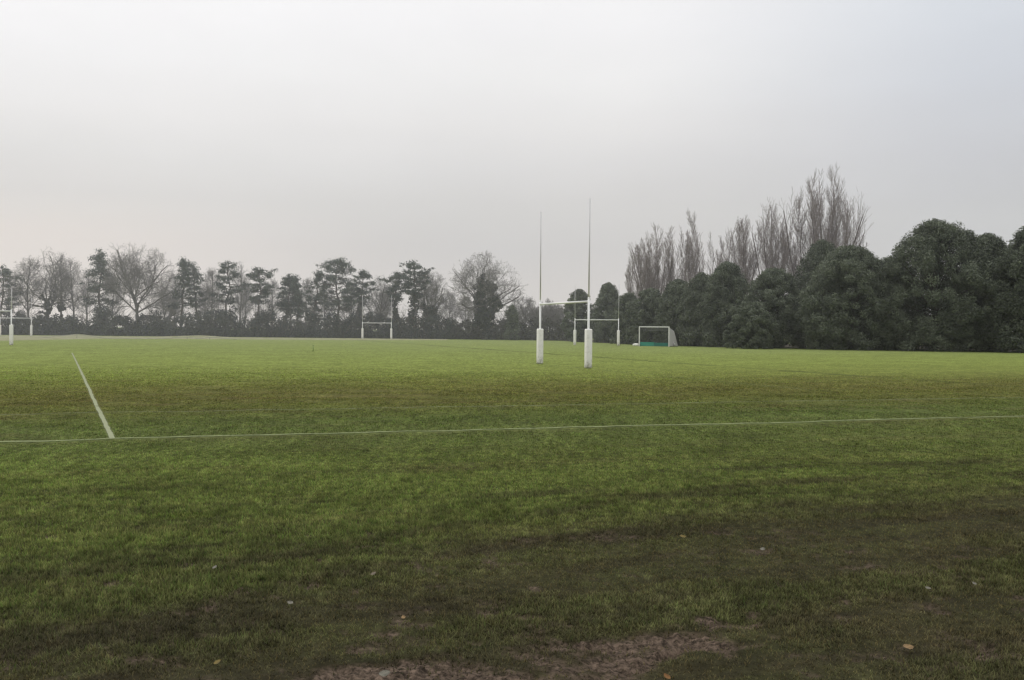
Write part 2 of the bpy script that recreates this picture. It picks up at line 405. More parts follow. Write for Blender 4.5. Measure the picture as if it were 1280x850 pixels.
def uvp(u, v): return (u * CA - (v + VOFF) * SA, u * SA + (v + VOFF) * CA)
pitch_line('touchline', 'thin worn white touchline crossing the whole field', [uvp(-22, 0), uvp(34, 0)], .15, mat_line(1.24, (142, 148, 110)))
pitch_line('pitch_line', 'short bold white line running away from the touchline', [gp(141, 549), gp(104, 470), gp(90, 441)], .085, mat_line(.98, (158, 158, 138)))
pitch_line('pitch_line', 'faint broken white line just inside the touchline', [uvp(-14, 5), uvp(26, 5)], .10, mat_line(1.28, (132, 135, 104)))
pitch_line('pitch_line', 'pale white line running right from the small goal', [gp(848, 432.6), gp(915, 432.9)], .22, mat_line(.9, (160, 160, 138)))
pitch_line('pitch_line', 'faint white goal line under the nearest rugby posts', [(9.3, 29.0), (3.4, 45.2), (-3, 63)], .10, mat_line(1.5, (150, 172, 150)))

# ------------------------------------------------------------------ small mesh helpers
def tube(bm, a, b, r0, r1=None, n=10, cap=True):
    a, b = Vector(a), Vector(b); r1 = r0 if r1 is None else r1
    q = (b - a).to_track_quat('Z', 'Y').to_matrix().to_4x4(); L = (b - a).length
    m = Matrix.Translation((a + b) / 2) @ q
    bmesh.ops.create_cone(bm, cap_ends=cap, cap_tris=False, segments=n, radius1=r0, radius2=r1, depth=L, matrix=m)
def rbox(bm, c, s, bev=.02, seg=3, rz=0):
    r = bmesh.ops.create_cube(bm, size=1, matrix=Matrix.Translation(c) @ Matrix.Rotation(rz, 4, 'Z') @ Matrix.Diagonal((*s, 1)))
    vs = set(r['verts']); es = [e for e in bm.edges if e.verts[0] in vs and e.verts[1] in vs]
    if bev: bmesh.ops.bevel(bm, geom=es, offset=bev, segments=seg, affect='EDGES', profile=.5)

M_POST = mat_paint('white_steel', (226, 226, 224), (150, 148, 138), .4, .3, 3)
M_PAD = mat_paint('white_pad_cover', (232, 230, 226), (112, 112, 74), .55, .6, 1.2)
M_STEEL = mat_paint('grey_steel', (120, 120, 118))

def mat_upright():
    m, nt, out = material('white_and_grey_upright')
    z = nt.n('ShaderNodeSeparateXYZ', {0: nt.n('ShaderNodeTexCoord').outputs['Object']}).outputs[2]
    principled(nt, out, nt.mix(nt.mr(z, 3.1, 4.2), lin((228, 228, 226)), lin((200, 198, 200))), .5, .25); return m
M_UPR = mat_upright()
# ------------------------------------------------------------------ rugby goals
def rugby_goal(label, a, b, bar=3.0, top=7.8, pad=True, pad_h=1.78):
    a, b = Vector(a), Vector(b); mid = (a + b) / 2; d = b - a; half = d.length / 2; rz = math.atan2(d.y, d.x)
    t = thing('rugby_goal', label, 'rugby goal', (mid.x, mid.y, 0), rz, 'white rugby goals on the field')
    for s in (-1, 1):
        bm = bmesh.new(); x = s * half
        tube(bm, (x, 0, -.05), (x, 0, bar + .14), .052, .050, 14)
        tube(bm, (x, 0, bar + .14), (x, 0, bar + .20), .050, .036, 14)
        tube(bm, (x + s * .0, 0, bar + .20), (x + s * .03, 0, top), .034, .027, 12)
        bm_obj('upright', bm, M_UPR, t, True)
        bm = bmesh.new()
        rbox(bm, (x, 0, .02 + pad_h / 2), (.285, .285, pad_h), .045, 4)
        po = bm_obj('post_pad', bm, M_PAD, t, True)
    bm = bmesh.new()
    tube(bm, (-half + .045, 0, bar), (half - .045, 0, bar), .047, None, 14)
    for s in (-1, 1):
        tube(bm, (s * (half - .085), 0, bar), (s * (half - .048), 0, bar), .062, None, 14)
    bm_obj('crossbar', bm, M_POST, t, True)
    return t
rugby_goal('nearest and tallest white rugby goal, padded posts rising into open sky', (gx(735.5, 45.6), 45.6, 0), (gx(675, 51), 51, 0), 3.05, 7.75)
rugby_goal('second white rugby goal, seen through and behind the nearest posts, left of the small goal', (gx(718.5, 119), 119, 0), (gx(773, 116.5), 116.5, 0), 3.0, 7.2)
rugby_goal('faraway white rugby goal standing before the pines left of centre', (gx(453, 169), 169, 0), (gx(489, 166.5), 166.5, 0), 2.7, 7.3)
rugby_goal('white rugby goal cut by the left edge, one thick padded post in view', (gx(14, 88), 88, 0), (gx(14, 88) - 5.5, 87, 0), 3.0, 5.0)
rugby_goal('distant rugby goal behind the left edge post, thinner and farther off', (gx(39, 168), 168, 0), (gx(39, 168) - 5.5, 168.5, 0), 3.0, 6.4)

# ------------------------------------------------------------------ small hockey goal with white side and green backboard
def hockey_goal():
    d = 113.0; a = R(-33); c = Vector((gx(817.5, d), d, 0))
    t = thing('hockey_goal', 'small white framed goal with green boards in front of the dark trees', 'goal', c, a)
    w, h, dp = 1.83, 2.16, 2.5
    bm = bmesh.new()
    for s in (-1, 1): rbox(bm, (s * w, 0, h / 2), (.10, .10, h), .012, 2)
    rbox(bm, (0, 0, h + .05), (2 * w + .10, .10, .10), .012, 2)
    bm_obj('front_frame', bm, M_POST, t)
    bm = bmesh.new()
    for s in (-1, 1):
        tube(bm, (s * w, .06, h), (s * w, dp * .55, h * .82), .03); tube(bm, (s * w, dp * .55, h * .82), (s * w, dp, 0.04), .03)
        tube(bm, (s * w, .06, .04), (s * w, dp, .04), .03)
    tube(bm, (-w, dp * .55, h * .82), (w, dp * .55, h * .82), .025); tube(bm, (-w, dp, .05), (w, dp, .05), .03)
    bm_obj('back_frame', bm, mat_paint('dark_frame', (64, 66, 64)), t, True)
    # sides covered with white net cloth on the right, thin dark net on the rest
    bm = bmesh.new()
    prof = [(.07, .04), (.07, h - .02), (dp * .55 - .03, h * .82 - .02), (dp - .04, .06)]
    v = [bm.verts.new((w + .004, y, z)) for y, z in prof]; v2 = [bm.verts.new((w + .016, y, z)) for y, z in prof]
    bm.faces.new(v); bm.faces.new(v2[::-1])
    for i in range(4): bm.faces.new((v[i], v[(i + 1) % 4], v2[(i + 1) % 4], v2[i]))
    bmesh.ops.recalc_face_normals(bm, faces=bm.faces)
    bm_obj('side_sheet', bm, mat_paint('white_side_sheet', (206, 203, 206), (150, 148, 145)), t)
    bm = bmesh.new()
    def net(p, q, r_, s_, n, m):
        p, q, r_, s_ = map(Vector, (p, q, r_, s_))
        for i in range(n + 1): tube(bm, p.lerp(q, i / n), s_.lerp(r_, i / n), .006, None, 3, False)
        for j in range(m + 1): tube(bm, p.lerp(s_, j / m), q.lerp(r_, j / m), .006, None, 3, False)
    net((-w, dp, .05), (w, dp, .05), (w, dp * .55, h * .82), (-w, dp * .55, h * .82), 28, 14)
    net((-w, dp * .55, h * .82), (w, dp * .55, h * .82), (w, .06, h), (-w, .06, h), 28, 9)
    net((-w, .06, .04), (-w, dp, .04), (-w, dp * .55, h * .82), (-w, .06, h), 12, 14)
    bm_obj('net', bm, mat_paint('dark_net', (70, 72, 70), (60, 60, 55)), t)
    M_G = mat_paint('green_board', (38, 132, 112), (60, 96, 82), .5, .4, .4)
    M_G2 = mat_paint('dark_green_board', (24, 100, 88), (50, 86, 74), .5, .4, .4)
    bm = bmesh.new(); rbox(bm, (-w * .5, .14, .25), (w - .08, .03, .44), .006, 1); b = bm_obj('backboard', bm, M_G, t); b['label'] = 'lighter green left board'
    bm = bmesh.new(); rbox(bm, (w * .42, .14, .23), (w * .95, .03, .40), .006, 1); b = bm_obj('backboard', bm, M_G2, t); b['label'] = 'darker green right board'
    for s, y in ((1, 1.25),):
        bm = bmesh.new(); x = s * (w + .10)
        bmesh.ops.create_cone(bm, cap_ends=True, segments=20, radius1=.24, radius2=.24, depth=.09, matrix=Matrix.Translation((x, y, .30)) @ Matrix.Rotation(R(90), 4, 'Y'))
        wb = bm_obj('wheel', bm, mat_paint('pale_wheel', (176, 172, 176), (120, 118, 116)), t)
        bm = bmesh.new()
        bmesh.ops.create_cone(bm, cap_ends=True, segments=16, radius1=.11, radius2=.08, depth=.05, matrix=Matrix.Translation((x + .07, y, .30)) @ Matrix.Rotation(R(90), 4, 'Y'))
        bm_obj('hub', bm, M_POST, wb)
    bm = bmesh.new(); rbox(bm, (-w - .42, -.05, .15), (.66, .4, .24), .09, 4); rbox(bm, (-w - .36, -.02, .27), (.4, .3, .12), .05, 3)
    bm_obj('counterweight', bm, mat_paint('white_sandbag', (226, 225, 218), (170, 170, 150)), t, True)
hockey_goal()

# short green marker post alone on the grass
def marker():
    p = gp(391.5, 439.3)
    bm = bmesh.new(); tube(bm, (0, 0, -.05), (0, 0, .42), .04, .034, 10); tube(bm, (0, 0, .42), (0, 0, .47), .05, .03, 10); tube(bm, (0, 0, 0), (0, 0, .03), .07, .05, 10)
    o = bm_obj('marker_post', bm, mat_paint('dull_green', (128, 146, 88), (110, 120, 80)), None, True)
    o.location = p; tag(o, 'short dull green marker post alone on the far left grass', 'marker post')
marker()

# ------------------------------------------------------------------ trees
def tubes_np(segs, sides):
    S_ = np.array(segs, np.float64)              # p0 p1 r0 r1
    P0, P1, R0, R1 = S_[:, 0:3], S_[:, 3:6], S_[:, 6], S_[:, 7]
    D = P1 - P0; D /= np.maximum(np.linalg.norm(D, axis=1), 1e-9)[:, None]
    ref = np.where(np.abs(D[:, 2:3]) > .9, np.array([[1., 0, 0]]), np.array([[0, 0, 1.]]))
    U = np.cross(D, ref); U /= np.linalg.norm(U, axis=1)[:, None]; Wv = np.cross(D, U)
    n = len(S_); ang = np.arange(sides) * 2 * np.pi / sides
    ring = U[:, None, :] * np.cos(ang)[None, :, None] + Wv[:, None, :] * np.sin(ang)[None, :, None]
    V = np.concatenate([P0[:, None] + ring * R0[:, None, None], P1[:, None] + ring * R1[:, None, None]], 1)   # n,2s,3
    b = (np.arange(n) * 2 * sides)[:, None]; i = np.arange(sides)[None]; j = (np.arange(sides)[None] + 1) % sides
    Fc = np.stack([b + i, b + j, b + sides + j, b + sides + i], -1).reshape(-1, 4)
    return V.reshape(-1, 3), Fc
def seg_mesh(name, segs, sides):
    V, Fc = tubes_np(segs, sides); return np_mesh(name, V, Fc, None, sides > 4)

def grow(rng, out, p, d, L, r, lv, sp, inside):
    n = sp['steps'][lv]; st = L / n; kids = []
    wob, trop = sp['wob'][lv], sp['trop'][lv]
    last = lv == len(sp['steps']) - 1
    r_end = r * sp.get('taper', .35)
    for i in range(n):
        d = (d + Vector((rng.gauss(0, wob), rng.gauss(0, wob), rng.gauss(0, wob) + trop))).normalized()
        q = p + d * st
        ra, rb = r + (r_end - r) * i / n, r + (r_end - r) * (i + 1) / n
        out[lv].append((*p, *q, ra, rb))
        p = q
        if not last and (i + 1) / n > sp['start'][lv]:
            kids.append((p, d, (i + 1) / n, rb))
        if lv > 0 and not inside(p): break
    if last or not kids: return
    total = max(1, round(sp['kids'][lv] * len(kids) / max(1, n * (1 - sp['start'][lv]))))
    for c in range(total):
        f = (c + rng.random()) / total * len(kids); kp, kd, tt, kr = kids[min(len(kids) - 1, int(f))]
        az = c * 2.4 + rng.uniform(-.6, .6); ang = R(rng.uniform(*sp['ang'][lv]))
        ax = kd.orthogonal().normalized(); ax.rotate(Matrix.Rotation(az, 3, kd))
        nd = (kd * math.cos(ang) + ax * math.sin(ang)).normalized()
        ln = L * sp['len'][lv] * rng.uniform(.7, 1.25) * (1.15 - .55 * tt)
        grow(rng, out, kp, nd, ln, max(kr * sp['rad'][lv], sp['rmin']), lv + 1, sp, inside)

def leaf_quads(C, Nrm, S_, rng, aspect=.6):
    n = len(C)
    Nrm = Nrm / np.maximum(np.linalg.norm(Nrm, axis=1), 1e-6)[:, None]
    rv = rng.normal(size=(n, 3)); U = np.cross(Nrm, rv); U /= np.maximum(np.linalg.norm(U, axis=1), 1e-6)[:, None]
    Wv = np.cross(Nrm, U); S_ = S_[:, None]
    V = np.stack([C + U * S_, C + Wv * S_ * aspect, C - U * S_ * .9, C - Wv * S_ * aspect], 1).reshape(-1, 3)
    return V, np.arange(4 * n).reshape(-1, 4)

def lobes_foliage(name, rng, lobes, per, size, mat, parent, flat=1.0, out_bias=.8, label=None, fill=.75, scatter=False, jit=.16, nrand=.6):
    """lobes: (cx,cy,cz,r,tint).  Clumps of small leaves on every lobe."""
    L_ = np.array(lobes); n = len(L_)
    cnt = np.maximum(6, (per * (L_[:, 3] / L_[:, 3].mean()) ** 2).astype(int))
    idx = np.repeat(np.arange(n), cnt); N_ = len(idx)
    dv = rng.normal(size=(N_, 3)); dv /= np.linalg.norm(dv, axis=1)[:, None]
    rad = L_[idx, 3] * np.power(rng.uniform(fill ** 3, 1.12, N_), 1 / 3)
    if scatter: rad = rad * rng.uniform(.4, 1.9, N_)
    off = dv * rad[:, None]; off[:, 2] *= flat
    C = L_[idx, :3] + off
    Nn = dv * out_bias + rng.normal(size=(N_, 3)) * nrand + np.array([0, 0, .25])
    S_ = rng.uniform(.6, 1.3, N_) * size
    V, Fc = leaf_quads(C, Nn, S_, rng)
    V[:, 2] = np.maximum(V[:, 2], .02)
    tint = np.repeat(np.clip(L_[idx, 4] + rng.normal(0, jit, N_), 0, 1), 4)
    o = mesh_obj(name, np_mesh(name, V, Fc, {'tint': tint}), mat, parent)
    if label: o['label'] = label
    return o

BARK = mat_bark('grey_bark', (.085, .08, .073), (.15, .14, .128))
TWIG = mat_bark('pale_twigs', (.15, .142, .135), (.23, .218, .205))
TWIG_P = mat_bark('poplar_twigs', (.215, .185, .172), (.32, .28, .262))
BARK_P = mat_bark('pale_poplar_bark', (.125, .105, .098), (.20, .172, .160))
BARK_PINE = mat_bark('pine_bark', (.06, .052, .045), (.125, .10, .085))
BARK_D = mat_bark('dark_bark', (.03, .026, .022), (.06, .05, .042))
PINE = mat_leafy('pine_needles', (.030, .044, .040), (.100, .128, .100), .1)
IVY = mat_leafy('ivy_leaves', (.024, .031, .027), (.052, .062, .048), .1)
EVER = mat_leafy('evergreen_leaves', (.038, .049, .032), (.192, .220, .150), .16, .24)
HEDGE = mat_leafy('hedge_leaves', (.026, .032, .032), (.070, .080, .074), .1)
BROWNH = mat_leafy('brown_twiggy_hedge', (.050, .048, .046), (.105, .098, .086), .1)

def base_of(px, d): return Vector((gx(px, d), d, 0))

def ivy_part(t, rng, segs, r, zmax, mass=0.0, label='dark ivy clothing the trunk'):
    lob = []
    for s in segs:
        if s[2] > zmax: continue
        for k in range(3):
            f = rng.random(); rr = r * rng.uniform(.6, 1.2) * (1 - .35 * s[2] / max(zmax, 1))
            lob.append((s[0] + (s[3] - s[0]) * f + rng.normal(0, .2), s[1] + (s[4] - s[1]) * f + rng.normal(0, .2), s[2] + (s[5] - s[2]) * f, rr, rng.uniform(.1, .7)))
    if mass:
        for k in range(70):
            v_ = rng.normal(size=3); v_ /= np.linalg.norm(v_); v_ *= rng.uniform(.3, 1) ** .4
            zz = zmax * (.52 + .46 * v_[2]); lob.append((v_[0] * mass * (1.1 - .3 * v_[2]), v_[1] * mass, zz, rng.uniform(.4, .75), rng.uniform(.1, .6)))
    if lob: lobes_foliage('ivy', rng, lob, 45, .22, IVY, t, 1.1, label=label)

def bare_tree(label, px, ytop, wpx, d, seed, style='oak', bark=BARK, ivy=None, name='bare_tree', twig=.016, lean=0.0, cz=.60, rz=None):
    rng = random.Random(seed); nr = np.random.default_rng(seed)
    H = hz(px, ytop, d); Wd = wpx / F * d
    t = thing(name, label, 'tree', base_of(px, d), 0, None)
    out = [[] for _ in range(6)]
    if style == 'oak':
        sp = dict(steps=[5, 7, 5, 4, 3], wob=[.05, .15, .19, .22, .25], trop=[.05, .045, .03, .03, .03], start=[.58, .12, .1, .1], kids=[8, 9, 8, 9],
                  ang=[(14, 80), (30, 66), (28, 64), (25, 65)], len=[1.8, .62, .58, .52], rad=[.62, .55, .55, .6], rmin=twig, taper=.5)
        trunk = H * .42; r0 = H * .021
        c0 = Vector((lean * H, 0, H * cz)); ra, rbz = Wd / 2, H * (1 - cz)
        lo = H * .24
        inside = lambda q: (((q.x - c0.x) / ra) ** 2 + ((q.y) / ra) ** 2 + ((q.z - c0.z) / (rbz if q.z > c0.z else (c0.z - lo))) ** 2) < 1.0
    elif style == 'fuzzy':                      # slim upright bare tree with a fine haze of twigs
        sp = dict(steps=[9, 5, 4, 3], wob=[.03, .12, .17, .2], trop=[.05, .08, .08, .06], start=[.25, .15, .1], kids=[34, 10, 9],
                  ang=[(30, 65), (28, 55), (28, 60)], len=[.36, .55, .55], rad=[.42, .55, .6], rmin=twig, taper=.2)
        trunk = H * .97; r0 = H * .016
        inside = lambda q: q.z < H * (1.0 - .55 * (abs(q.x - lean * q.z) / (Wd / 2)) ** 2) and abs(q.x - lean * q.z) < Wd / 2
    else:                                       # poplar: steep stems close together
        sp = dict(steps=[4, 10, 5, 4, 3], wob=[.02, .03, .05, .06, .07], trop=[.05, .045, .13, .14, .10], start=[.3, .10, .1, .1], kids=[int(style[6:] or 7), 20, 7, 4],
                  ang=[(4, 27), (14, 30), (14, 30), (14, 32)], len=[3.8, .27, .5, .55], rad=[.6, .42, .55, .6], rmin=twig, taper=.25)
        trunk = H * .22; r0 = H * .016
        inside = lambda q: q.z < H and abs(q.x - lean * q.z) < Wd / 2 * (1.0 - .75 * max(0, (q.z / H - .55) / .45) ** 2.2) * (.35 + .65 * min(1, q.z / H / .45)) + .15
    d0 = Vector((lean, 0, 1)).normalized()
    grow(rng, out, Vector((0, 0, -.15)), d0, trunk + .15, r0, 0, sp, inside)
    segs = out
    heavy = segs[0] + segs[1]; fine = sum(segs[2:], [])
    k = 1.0
    mx = max(s[5] for s in heavy + fine)
    if abs(mx - H) > .02 * H:
        k = H / mx
        sc = lambda S_: [(s[0], s[1], s[2] * k, s[3], s[4], s[5] * k, s[6], s[7]) for s in S_]
        heavy, fine = sc(heavy), sc(fine)
    tr = mesh_obj('trunk', seg_mesh('trunk', heavy, 7), bark, t)
    mesh_obj('crown', seg_mesh('crown', fine, 3), TWIG_P if bark is BARK_P else TWIG, t)
    if ivy:
        ivy_part(t, nr, [s for s in heavy if (abs(s[0]) < ivy[2])], ivy[0], H * ivy[1], ivy[3] if len(ivy) > 3 else 0.0)
    return t

def pine(label, px, ytop, wpx, d, seed, shape='flat', lo=.38, ivy=None, lean=0.0, pads=34, open_=1.0):
    rng = np.random.default_rng(seed); H = hz(px, ytop, d); Wd = wpx / F * d / 2 * 1.12; pads = int(pads * 1.25)
    t = thing('pine_tree', label, 'tree', base_of(px, d), 0, None)
    n = 12; pts = []; x = y = 0.0
    for i in range(n + 1):
        z = -.15 + (H * .95 + .15) * i / n; pts.append((x, y, z)); x += rng.normal(0, .013 * H) + lean * H / n; y += rng.normal(0, .01 * H)
    r0 = H * .02; rad = [r0 * (1 - .82 * i / n) for i in range(n + 1)]
    trunk = [(*pts[i], *pts[i + 1], rad[i], rad[i + 1]) for i in range(n)]
    def at(z):
        f = np.clip((z + .15) / (H * .95 + .15) * n, 0, n - 1e-3); i = int(f); a, b = np.array(pts[i]), np.array(pts[i + 1]); return a + (b - a) * (f - i)
    br, lob = [], []
    az = rng.uniform(0, 6)
    for k in range(pads):
        h = lo + (1 - lo) * (k + rng.uniform(0, 1)) / pads
        tt = (h - lo) / (1 - lo)
        if shape == 'flat': w = .55 + .45 * math.sin(min(1, tt * 1.25) * math.pi * .62) - .55 * max(0, tt - .72) / .28
        elif shape == 'cone': w = 1.0 - .82 * tt
        elif shape == 'round': w = math.sqrt(max(.04, 1 - (1.75 * tt - .72) ** 2)) if tt < .98 else .25
        else: w = .5 + .5 * tt - .7 * max(0, tt - .8) / .2        # umbrella
        az += 2.4 + rng.normal(0, .4)
        reach = Wd * max(.12, w) * rng.uniform(.45, 1.0)
        p0 = at(h * H * .92); p1 = p0 + np.array([math.cos(az) * reach, math.sin(az) * reach, reach * rng.uniform(-.12, .38)])
        p1[2] = min(p1[2], H * .97)
        mid = (p0 + p1) / 2 + np.array([0, 0, reach * .08])
        rb = max(.03, r0 * .28 * (1 - .5 * tt)); br += [(*p0, *mid, rb, rb * .7), (*mid, *p1, rb * .7, rb * .3)]
        m = rng.integers(4, 9)
        for j in range(m):
            f = rng.uniform(.45, 1.05); c = p0 + (p1 - p0) * f + rng.normal(0, .05 * H * .5, 3) * np.array([1, 1, .5])
            c[2] = min(c[2], H - .3)
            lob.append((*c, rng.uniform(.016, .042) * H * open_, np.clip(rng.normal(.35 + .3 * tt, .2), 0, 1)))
            br.append((*(p0 + (p1 - p0) * min(f, 1)), *c, .035, .015))
    top = at(H * .95); lob.append((top[0], top[1], H - .045 * H, .05 * H, .6)); lob.append((top[0] + .4, top[1], H * .90, .055 * H, .5))
    # a few dead lower branches
    for k in range(7):
        h = rng.uniform(lo * .6, lo); p0 = at(h * H); az = rng.uniform(0, 6.3); L_ = Wd * rng.uniform(.3, .8)
        p1 = p0 + np.array([math.cos(az) * L_, math.sin(az) * L_, L_ * rng.uniform(-.25, .15)]); br.append((*p0, *p1, .045, .015))
    mesh_obj('trunk', seg_mesh('trunk', trunk, 8), BARK_PINE, t)
    mesh_obj('branches', seg_mesh('branches', br, 4), BARK_PINE, t)
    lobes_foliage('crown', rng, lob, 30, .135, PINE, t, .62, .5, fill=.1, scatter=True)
    if ivy: ivy_part(t, rng, trunk, ivy[0], H * ivy[1])
    return t

def evergreen(label, px, ytop, wpx, d, seed, lobes=120, per=190, leaf=.15, dark=0.0, name='evergreen_tree', skirt=.02, trunk=True, depth=1.0):
    rng = np.random.default_rng(seed); H = hz(px, ytop, d); Wd = wpx / F * d / 2
    t = thing(name, label, 'tree' if name.endswith('tree') else 'bush', base_of(px, d), 0, None)
    lob = []; zc = .42 * H
    def rad_at(z):
        if z > zc: return Wd * max(0.0, 1 - ((z - zc) / (H - zc)) ** 1.6) ** .70
        return Wd * (.86 + .14 * z / zc)
    ph = rng.uniform(0, 6.3, 3); rb = .105 * H + .35
    nb = max(14, int(lobes * .30))
    for k in range(nb):                                     # big billows, each carrying its own clumps
        z = H * (1 - (k + rng.random()) / nb * (1 - skirt)); a = k * 2.4 + rng.normal(0, .35)
        R_ = rb * rng.uniform(.7, 1.3) * (.75 if z > .85 * H else 1)
        z = min(z, H - R_ * .95); z = max(z, R_ * .45)
        wob = 1 + .09 * math.sin(2 * a + ph[0]) + .08 * math.sin(3 * a + ph[1] + z * .6)
        q = max(0, rad_at(min(z + R_ * .3, H * .985)) * wob - R_ * .75)
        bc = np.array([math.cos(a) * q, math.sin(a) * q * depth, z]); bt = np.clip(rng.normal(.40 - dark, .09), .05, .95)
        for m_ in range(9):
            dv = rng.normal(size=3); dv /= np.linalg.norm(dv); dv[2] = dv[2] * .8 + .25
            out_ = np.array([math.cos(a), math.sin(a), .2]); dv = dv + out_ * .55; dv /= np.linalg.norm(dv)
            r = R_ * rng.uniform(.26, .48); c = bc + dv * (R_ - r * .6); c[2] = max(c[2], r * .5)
            lob.append((*c, r, np.clip(bt + .16 * dv[2] + rng.normal(0, .10), 0, 1)))  # upward clumps lighter, lower ones darker: top-down shading put into the tint
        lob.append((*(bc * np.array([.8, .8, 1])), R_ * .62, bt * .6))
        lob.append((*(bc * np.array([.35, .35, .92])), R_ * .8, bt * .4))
    for k in range(int(lobes * 1.5)):                        # small sprays that blur the billows together
        z = H * (1 - rng.random() * (1 - skirt)); a = rng.uniform(0, 6.3); r = rb * rng.uniform(.25, .45)
        z = min(z, H - r * .6); q = max(0, rad_at(z) - r * .9) * rng.uniform(.9, 1.02)
        lob.append((math.cos(a) * q, math.sin(a) * q * depth, max(z, r * .5), r, np.clip(rng.normal(.45 - dark, .1), 0, 1)))
    br = []
    if trunk:
        br = [(0, 0, -.2, .1, 0, H * .4, H * .026, H * .02), (.1, 0, H * .4, 0, .1, H * .82, H * .02, .04)]
        mesh_obj('trunk', seg_mesh('trunk', br, 8), BARK_D, t)
        lm = []
        for l in lob[9::10]:
            z0 = min(H * .8, max(.6, l[2] * .6)); lm.append((.05, .03, z0, l[0], l[1], l[2], .07, .025))
        mesh_obj('branches', seg_mesh('branches', lm, 4), BARK_D, t)
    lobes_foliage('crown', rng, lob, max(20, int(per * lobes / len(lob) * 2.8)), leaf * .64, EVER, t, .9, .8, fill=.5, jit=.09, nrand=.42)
    return t

def hedge(label, pts, seed, mat, hfun, depth=2.4, per=70, leaf=.20, step=.34, name='hedge', twigs=0):
    """pts: (px, d) knots; hfun(px) gives the photo height of the top edge."""
    rng = np.random.default_rng(seed); lob = []; tw = []
    X0 = []
    for (a, da), (b, db) in zip(pts[:-1], pts[1:]):
        L_ = abs(gx(b, db) - gx(a, da)); k = max(1, int(L_ / step))
        for i in range(k):
            f = i / k; px = a + (b - a) * f; d = da + (db - da) * f; X0.append((px, d))
    cx = np.mean([gx(p, d) for p, d in X0]); cy = np.mean([d for p, d in X0])
    t = thing(name, label, 'hedge', (cx, cy, 0), 0, None)
    for px, d in X0:
        Ht = hz(px, hfun(px), d); x = gx(px, d) - cx
        lf = (float(fbm(np.array([px / 14]), np.array([seed * 1.3]), seed + 5, 3)[0]) - .5) * 1.1
        for k in range(3):
            r = rng.uniform(.45, .85) * min(1.3, Ht * .28); z = Ht * rng.uniform(.05, 1.0) ** .8 - r
            z = max(r * .4, z)
            lob.append((x + rng.normal(0, .5), d - cy + rng.uniform(-depth / 2, depth / 2), z, r, np.clip(rng.normal(.42 + lf, .18), 0, 1)))
        for k in range(2):
            r = rng.uniform(.6, .9); lob.append((x + rng.normal(0, .4), d - cy + rng.uniform(-depth / 2, depth / 2), r * rng.uniform(.4, 1.3), r, np.clip(rng.normal(.3, .2), 0, 1)))
        for k in range(twigs):
            a = rng.normal(0, .35, 2); L_ = Ht * rng.uniform(.6, 1.5); xx, yy = x + rng.normal(0, .5), d - cy + rng.uniform(-depth / 2, depth / 2)
            tw.append((xx, yy, 0, xx + a[0] * L_ * .4, yy + a[1] * L_ * .4, L_ * .5, .035, .022)); tw += [(xx + a[0] * L_ * .4, yy + a[1] * L_ * .4, L_ * .5, xx + a[0] * L_ + c, yy + a[1] * L_, L_ * h, .018, .008) for c, h in rng.uniform((-.5, .75), (.5, 1.0), (4, 2))]
    lobes_foliage('foliage', rng, lob, per, leaf, mat, t, 1.0, .6, fill=.4)
    if tw: mesh_obj('stems', seg_mesh('stems', tw, 4), BARK, t)
    return t

def wobble(base, seed, amp, sc=30.0):
    return lambda px: base(px) + (float(fbm(np.array([px / sc]), np.array([seed * 3.7]), seed, 4)[0]) - .5) * 2 * amp
lerp = lambda px, a, b, ya, yb: ya + (yb - ya) * (px - a) / (b - a)

# --- left tree line, from the left edge of the field
pine('dark pine cut by the left edge, behind the padded goal post', -1, 330, 52, 190, 11, 'round', .30, pads=26)
bare_tree('fuzzy bare tree right of the left edge pine, above the thin goal post', 36, 318, 50, 191, 12, 'fuzzy', twig=.02)
bare_tree('tall forked bare tree, first with a high wide crown from the left edge', 60, 307, 46, 192, 13, 'oak', cz=.64, ivy=(.28, .42, .5))
bare_tree('slim bare tree between the forked tree and the leaning pine', 76, 314, 30, 193, 14, 'fuzzy', twig=.02, ivy=(.25, .36, .4))
bare_tree('pale thin bare tree standing behind left of the leaning pine', 92, 320, 40, 205, 15, 'fuzzy', twig=.017)
pine('tall ragged pine with layered boughs, just left of the broad bare oak', 119, 308, 52, 188, 16, 'cone', .36, lean=.045, pads=30)
bare_tree('broad domed bare oak, the widest leafless crown on the left', 174, 304, 84, 189, 17, 'oak', cz=.60, twig=.018)
bare_tree('low bare scrubby tree under the right side of the broad oak', 205, 352, 40, 200, 18, 'oak', cz=.6)
pine('narrow pointed pine right of the broad bare oak', 226, 320, 30, 190, 19, 'cone', .36, pads=24)
pine('small headed pine with two bare feet of trunk beside the pointed pine', 245, 326, 26, 192, 20, 'round', .42, pads=20)
bare_tree('thin bare tree in the gap between two pines left of centre', 264, 333, 34, 194, 21, 'fuzzy', twig=.017)
pine('leaning pine with drooping lower branches and a knobbly top', 284, 324, 40, 189, 22, 'flat', .45, lean=-.01, pads=24)
bare_tree('faint bare tree peeping over between the drooping and the flat topped pine', 299, 326, 30, 206, 23, 'fuzzy', twig=.015)
pine('flat topped spreading pine with bare layered branches below', 322, 332, 44, 188, 24, 'umbrella', .50, pads=26)
pine('short bushy pine right of the flat topped pine', 356, 341, 28, 191, 25, 'round', .40, ivy=(.5, .5))
pine('small slender pine left of the biggest dark pine', 371, 342, 18, 190, 26, 'cone', .34, pads=18)
bare_tree('small pale bare tree squeezed left of the biggest dark pine', 383, 345, 26, 200, 27, 'fuzzy', twig=.017)
pine('side pine fused to the left of the biggest dark pine', 394, 336, 24, 189, 28, 'round', .25, pads=24)
pine('biggest dark pine with a full rounded crown, left of the far goal', 423, 320, 66, 186, 29, 'round', .36, pads=44, open_=1.12)
